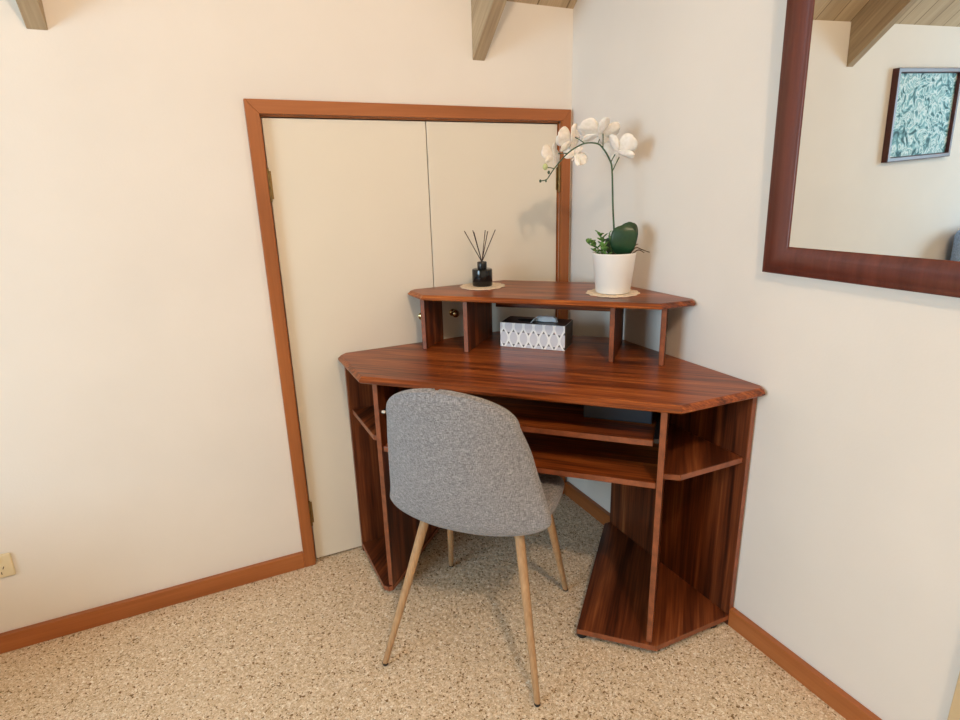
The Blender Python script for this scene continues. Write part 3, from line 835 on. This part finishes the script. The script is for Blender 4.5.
# ------------------------------------------------------------------ orchid
PZ = HT + 0.0040
PR = Vector((0.787, -0.617, 0)); PN = Vector((0.617, 0.787, 0))     # across / away
def P(s_, z, n_=0.0): return Vector((PC.x, PC.y, 0)) + PR * s_ + PN * n_ + Vector((0, 0, z))
orc = thing('potted_orchid', 'white moth orchid in a white ceramic pot on the raised shelf', 'plant', (PC.x, PC.y, PZ))
bm = bmesh.new(); lathe(bm, [(0.046, 0.0), (0.050, 0.001), (0.0525, 0.004), (0.0655, 0.118), (0.0665, 0.1205), (0.0660, 0.1225), (0.0640, 0.1228), (0.0625, 0.121), (0.0610, 0.105)], (PC.x, PC.y, PZ), 64)
finish(bm, 'pot', M_pot, orc, True, angle=45)
bm = bmesh.new(); lathe(bm, [(0.058, 0.100), (0.0590, 0.112), (0.040, 0.116), (0.004, 0.118)], (PC.x, PC.y, PZ), 40)
for v_ in bm.verts: v_.co.z += random.uniform(-0.0015, 0.0015)
finish(bm, 'potting_bark', M_soil, orc, True)
stem_pts = [P(0.006, 1.04, 0.012), P(0.003, 1.072, 0.01), P(-0.008, 1.191), P(-0.015, 1.305), P(-0.024, 1.336, -0.002), P(-0.040, 1.362, -0.004), P(-0.058, 1.379, -0.006), P(-0.092, 1.382, -0.010),
            P(-0.121, 1.371, -0.012), P(-0.145, 1.355, -0.014), P(-0.165, 1.335, -0.016), P(-0.183, 1.314, -0.018), P(-0.195, 1.297, -0.02), P(-0.205, 1.284, -0.02), P(-0.222, 1.280, -0.02)]
sp = spline(stem_pts, 5)
bm = bmesh.new(); L_ = len(sp); tube(bm, sp, [0.0030 - 0.0016 * (i / L_) for i in range(L_)], 10)
stem = finish(bm, 'stem', M_stem, orc, True)
for pts in (((-0.043, 1.366, -0.004), (-0.044, 1.406, -0.002)), ((-0.058, 1.379, -0.006), (-0.054, 1.391, 0.004)), ((-0.015, 1.299, 0), (0.004, 1.340, 0.01)), ((-0.020, 1.325, -0.001), (-0.008, 1.348, 0.004)),
            ((-0.095, 1.381, -0.01), (-0.124, 1.400, 0.0)), ((-0.145, 1.355, -0.014), (-0.172, 1.357, -0.006)), ((-0.183, 1.314, -0.018), (-0.206, 1.318, -0.02))):
    a, b_ = [P(p[0], p[1], p[2]) for p in pts]
    bm = bmesh.new(); tube(bm, [a, a.lerp(b_, 0.5) + Vector((0, 0, 0.001)), b_], [0.0016, 0.0014, 0.0018], 8); finish(bm, 'flower_stalk', M_stem, stem, True)
for (s_, z, n_, r_) in ((-0.2095, 1.320, -0.02, 0.0085), (-0.199, 1.304, -0.02, 0.0045), (-0.224, 1.280, -0.02, 0.004), (-0.207, 1.279, -0.02, 0.003)):
    bm = bmesh.new(); bmesh.ops.create_uvsphere(bm, u_segments=14, v_segments=10, radius=r_)
    for v_ in bm.verts: v_.co = Vector((v_.co.x * 0.9, v_.co.y * 0.9, v_.co.z * 1.15)) + P(s_, z, n_)
    finish(bm, 'bud', M_bud if r_ > 0.005 else M_stem, stem, True)

def petal(bm, c, q, ang, length, width, cup, tip=0.0, wav=0.0, start=0.0):
    nu, nv = 12, 9; g = []
    for i in range(nu):
        u = i / (nu - 1); row = []
        wd = width * (math.sin(PI * min(1, u * 0.93 + 0.03)) ** 0.62) * (0.55 + 0.45 * u)
        for j in range(nv):
            v_ = -1 + 2 * j / (nv - 1)
            r_ = start + u * length
            x = r_; y = v_ * wd * 0.5
            z = cup * (u * u) + tip * (v_ * v_) * wd + wav * math.sin(u * 7 + v_ * 4) * (0.3 + u)
            p = Vector((x * math.cos(ang) - y * math.sin(ang), x * math.sin(ang) + y * math.cos(ang), z))
            row.append(bm.verts.new(c + q @ p))
        g.append(row)
    for a, b_ in zip(g, g[1:]):
        for j in range(nv - 1): bm.faces.new((a[j], a[j + 1], b_[j + 1], b_[j]))
def flower(c, normal, size, roll=0.0):
    bm = bmesh.new(); nrm = Vector(normal).normalized(); q = nrm.to_track_quat('Z', 'Y')
    c = Vector(c)
    for a, l_, w_, cu, dz in ((PI / 2, 0.50, 0.34, 0.05, 0.0), (PI / 2 + 2.25, 0.48, 0.30, 0.03, 0.0), (PI / 2 - 2.25, 0.48, 0.30, 0.03, 0.0),
                              (0.22, 0.56, 0.68, 0.12, 0.03), (PI - 0.22, 0.56, 0.68, 0.12, 0.03)):
        petal(bm, c + nrm * dz * size, q, a + roll, l_ * size, w_ * size, cu * size, 0.12, 0.012 * size)
    o = finish(bm, 'flower', M_petal, orc, True)
    sd = o.modifiers.new('solid', 'SOLIDIFY'); sd.thickness = 0.0007
    bm = bmesh.new(); petal(bm, c + nrm * 0.05 * size, q, -PI / 2 + roll, 0.22 * size, 0.16 * size, 0.14 * size, 0.8)
    lathe(bm, [(0.001, 0), (0.03 * size, 0.02 * size), (0.035 * size, 0.07 * size), (0.01 * size, 0.11 * size)], c, 12, axis=nrm)
    l2 = finish(bm, 'lip', M_petal, o, True)
    return o
VN = -PN
flower(P(-0.055, 1.404, 0.006), (PN * 0.75 + Vector((0, 0, 0.85)) - PR * 0.25), 0.114, 0.2)
flower(P(0.000, 1.357, 0.018), (PN * 0.8 + PR * 0.35 + Vector((0, 0, 0.45))), 0.104, -0.3)
flower(P(-0.134, 1.388, 0.006), (PR * -0.95 + PN * 0.55 + Vector((0, 0, 0.35))), 0.104, 0.1)
flower(P(-0.186, 1.350, -0.004), (PR * -0.9 + PN * 0.6 + Vector((0, 0, 0.05))), 0.078, 0.3)
flower(P(-0.124, 1.352, 0.016), (PR * -0.2 + PN * 0.9 + Vector((0, 0, -0.35))), 0.070, 0.6)

def leaf_mesh(path, widths, cup=0.15, name='leaf', mat=M_leaf, side=None, thick=0.0015):
    pts = spline(path, 5); n = len(pts); bm = bmesh.new(); g = []; nv = 11
    for i, p in enumerate(pts):
        t = (pts[min(i + 1, n - 1)] - pts[max(i - 1, 0)]).normalized()
        sd_ = (Vector(side) - t * Vector(side).dot(t)).normalized(); nm = t.cross(sd_)
        w_ = np.interp(i / (n - 1), [k / (len(widths) - 1) for k in range(len(widths))], widths)
        row = []
        for j in range(nv):
            v_ = -1 + 2 * j / (nv - 1)
            row.append(bm.verts.new(p + sd_ * v_ * w_ + nm * cup * w_ * (abs(v_) ** 1.3)))
        g.append(row)
    for a, b_ in zip(g, g[1:]):
        for j in range(nv - 1): bm.faces.new((a[j], a[j + 1], b_[j + 1], b_[j]))
    o = finish(bm, name, mat, orc, True)
    s = o.modifiers.new('solid', 'SOLIDIFY'); s.thickness = thick
    return o
WL = [0.010, 0.024, 0.033, 0.0370, 0.0385, 0.0385, 0.0365, 0.032, 0.023, 0.003]
leaf_mesh([P(0.022, 1.054, -0.014), P(0.024, 1.080, -0.028), P(0.026, 1.108, -0.034), P(0.028, 1.134, -0.032), P(0.029, 1.150, -0.024)], WL, 0.10, side=PR)
leaf_mesh([P(0.020, 1.052, 0.004), P(0.034, 1.082, 0.006), P(0.040, 1.114, 0.010), P(0.042, 1.140, 0.018), P(0.042, 1.154, 0.026)], [w_ * 0.72 for w_ in WL], -0.12, side=PR)
leaf_mesh([P(0.000, 1.054, 0.01), P(-0.004, 1.076, 0.03), P(-0.006, 1.100, 0.052), P(-0.004, 1.108, 0.075)], [w_ * 0.6 for w_ in WL], 0.12, side=PR)
# succulent sprigs on the left of the pot
def sprig(path, leaves, r0, seed):
    rnd = random.Random(seed); pts = spline(path, 4)
    bm = bmesh.new(); tube(bm, pts, 0.0013, 6)
    n = len(pts)
    for k in range(leaves):
        i = int((0.25 + 0.75 * k / (leaves - 1)) * (n - 1)); p = pts[i]
        a = k * 2.4 + seed; dirv = (PR * math.cos(a) + PN * math.sin(a) * 0.9 + Vector((0, 0, rnd.uniform(0.1, 0.9)))).normalized()
        q = dirv.to_track_quat('X', 'Z'); L_ = r0 * rnd.uniform(0.8, 1.25)
        petal(bm, p, q, 0, L_, L_ * 0.85, L_ * 0.12, 0.2)
    o = finish(bm, 'sprig', M_small, orc, True)
    s = o.modifiers.new('solid', 'SOLIDIFY'); s.thickness = 0.001
sprig([P(-0.020, 1.050, -0.01), P(-0.045, 1.076, -0.02), P(-0.070, 1.090, -0.022), P(-0.080, 1.097, -0.022)], 9, 0.020, 1)
sprig([P(-0.022, 1.050, 0.0), P(-0.034, 1.080, 0.0), P(-0.040, 1.106, 0.0), P(-0.044, 1.122, 0.004)], 12, 0.019, 2)
sprig([P(-0.012, 1.050, -0.02), P(-0.026, 1.070, -0.034), P(-0.034, 1.086, -0.04)], 9, 0.018, 4)
sprig([P(-0.004, 1.050, 0.01), P(-0.012, 1.090, 0.012), P(-0.016, 1.124, 0.014)], 7, 0.009, 5)
sprig([P(-0.034, 1.050, -0.015), P(-0.050, 1.068, -0.028), P(-0.060, 1.074, -0.034)], 8, 0.012, 6)
for pts in ([(0.045, 1.060, -0.01), (0.062, 1.080, -0.012), (0.082, 1.074, -0.012), (0.104, 1.066, -0.012)], [(0.045, 1.062, 0.0), (0.060, 1.084, 0.0), (0.070, 1.090, 0.0)], [(0.05, 1.06, -0.02), (0.07, 1.074, -0.02), (0.088, 1.066, -0.02)]):
    bm = bmesh.new(); pp = spline([P(*p) for p in pts], 5); tube(bm, pp, [0.0022 - 0.001 * i / len(pp) for i in range(len(pp))], 7); finish(bm, 'aerial_root', M_root, orc, True)

# ------------------------------------------------------------------ blue-grey armchair beyond the left of the view, caught in the mirror
ac = thing('armchair', 'blue-grey fabric armchair glimpsed low at the right of the mirror', 'armchair', (-2.85, -0.42, 0))
def cush(name, a, b_, r_, label=None):
    bm = bmesh.new(); box(bm, a, b_); bev(bm, r_, 5); o = finish(bm, name, M_blue, ac, True)
    return o
cush('back_cushion', (-3.170, -0.26, 0.30), (-2.510, -0.03, 0.86), 0.07)
cush('seat_cushion', (-3.130, -0.78, 0.24), (-2.570, -0.27, 0.44), 0.05)
cush('armrest', (-2.565, -0.76, 0.12), (-2.440, -0.05, 0.60), 0.045)
cush('armrest', (-3.260, -0.76, 0.12), (-3.135, -0.05, 0.60), 0.045)
for x, y in ((-2.500, -0.70), (-3.200, -0.70), (-2.500, -0.10), (-3.200, -0.10)):
    bm = bmesh.new(); lathe(bm, [(0.014, 0), (0.022, 0.125)], (x, y, 0), 16); finish(bm, 'leg', M_leg, ac)
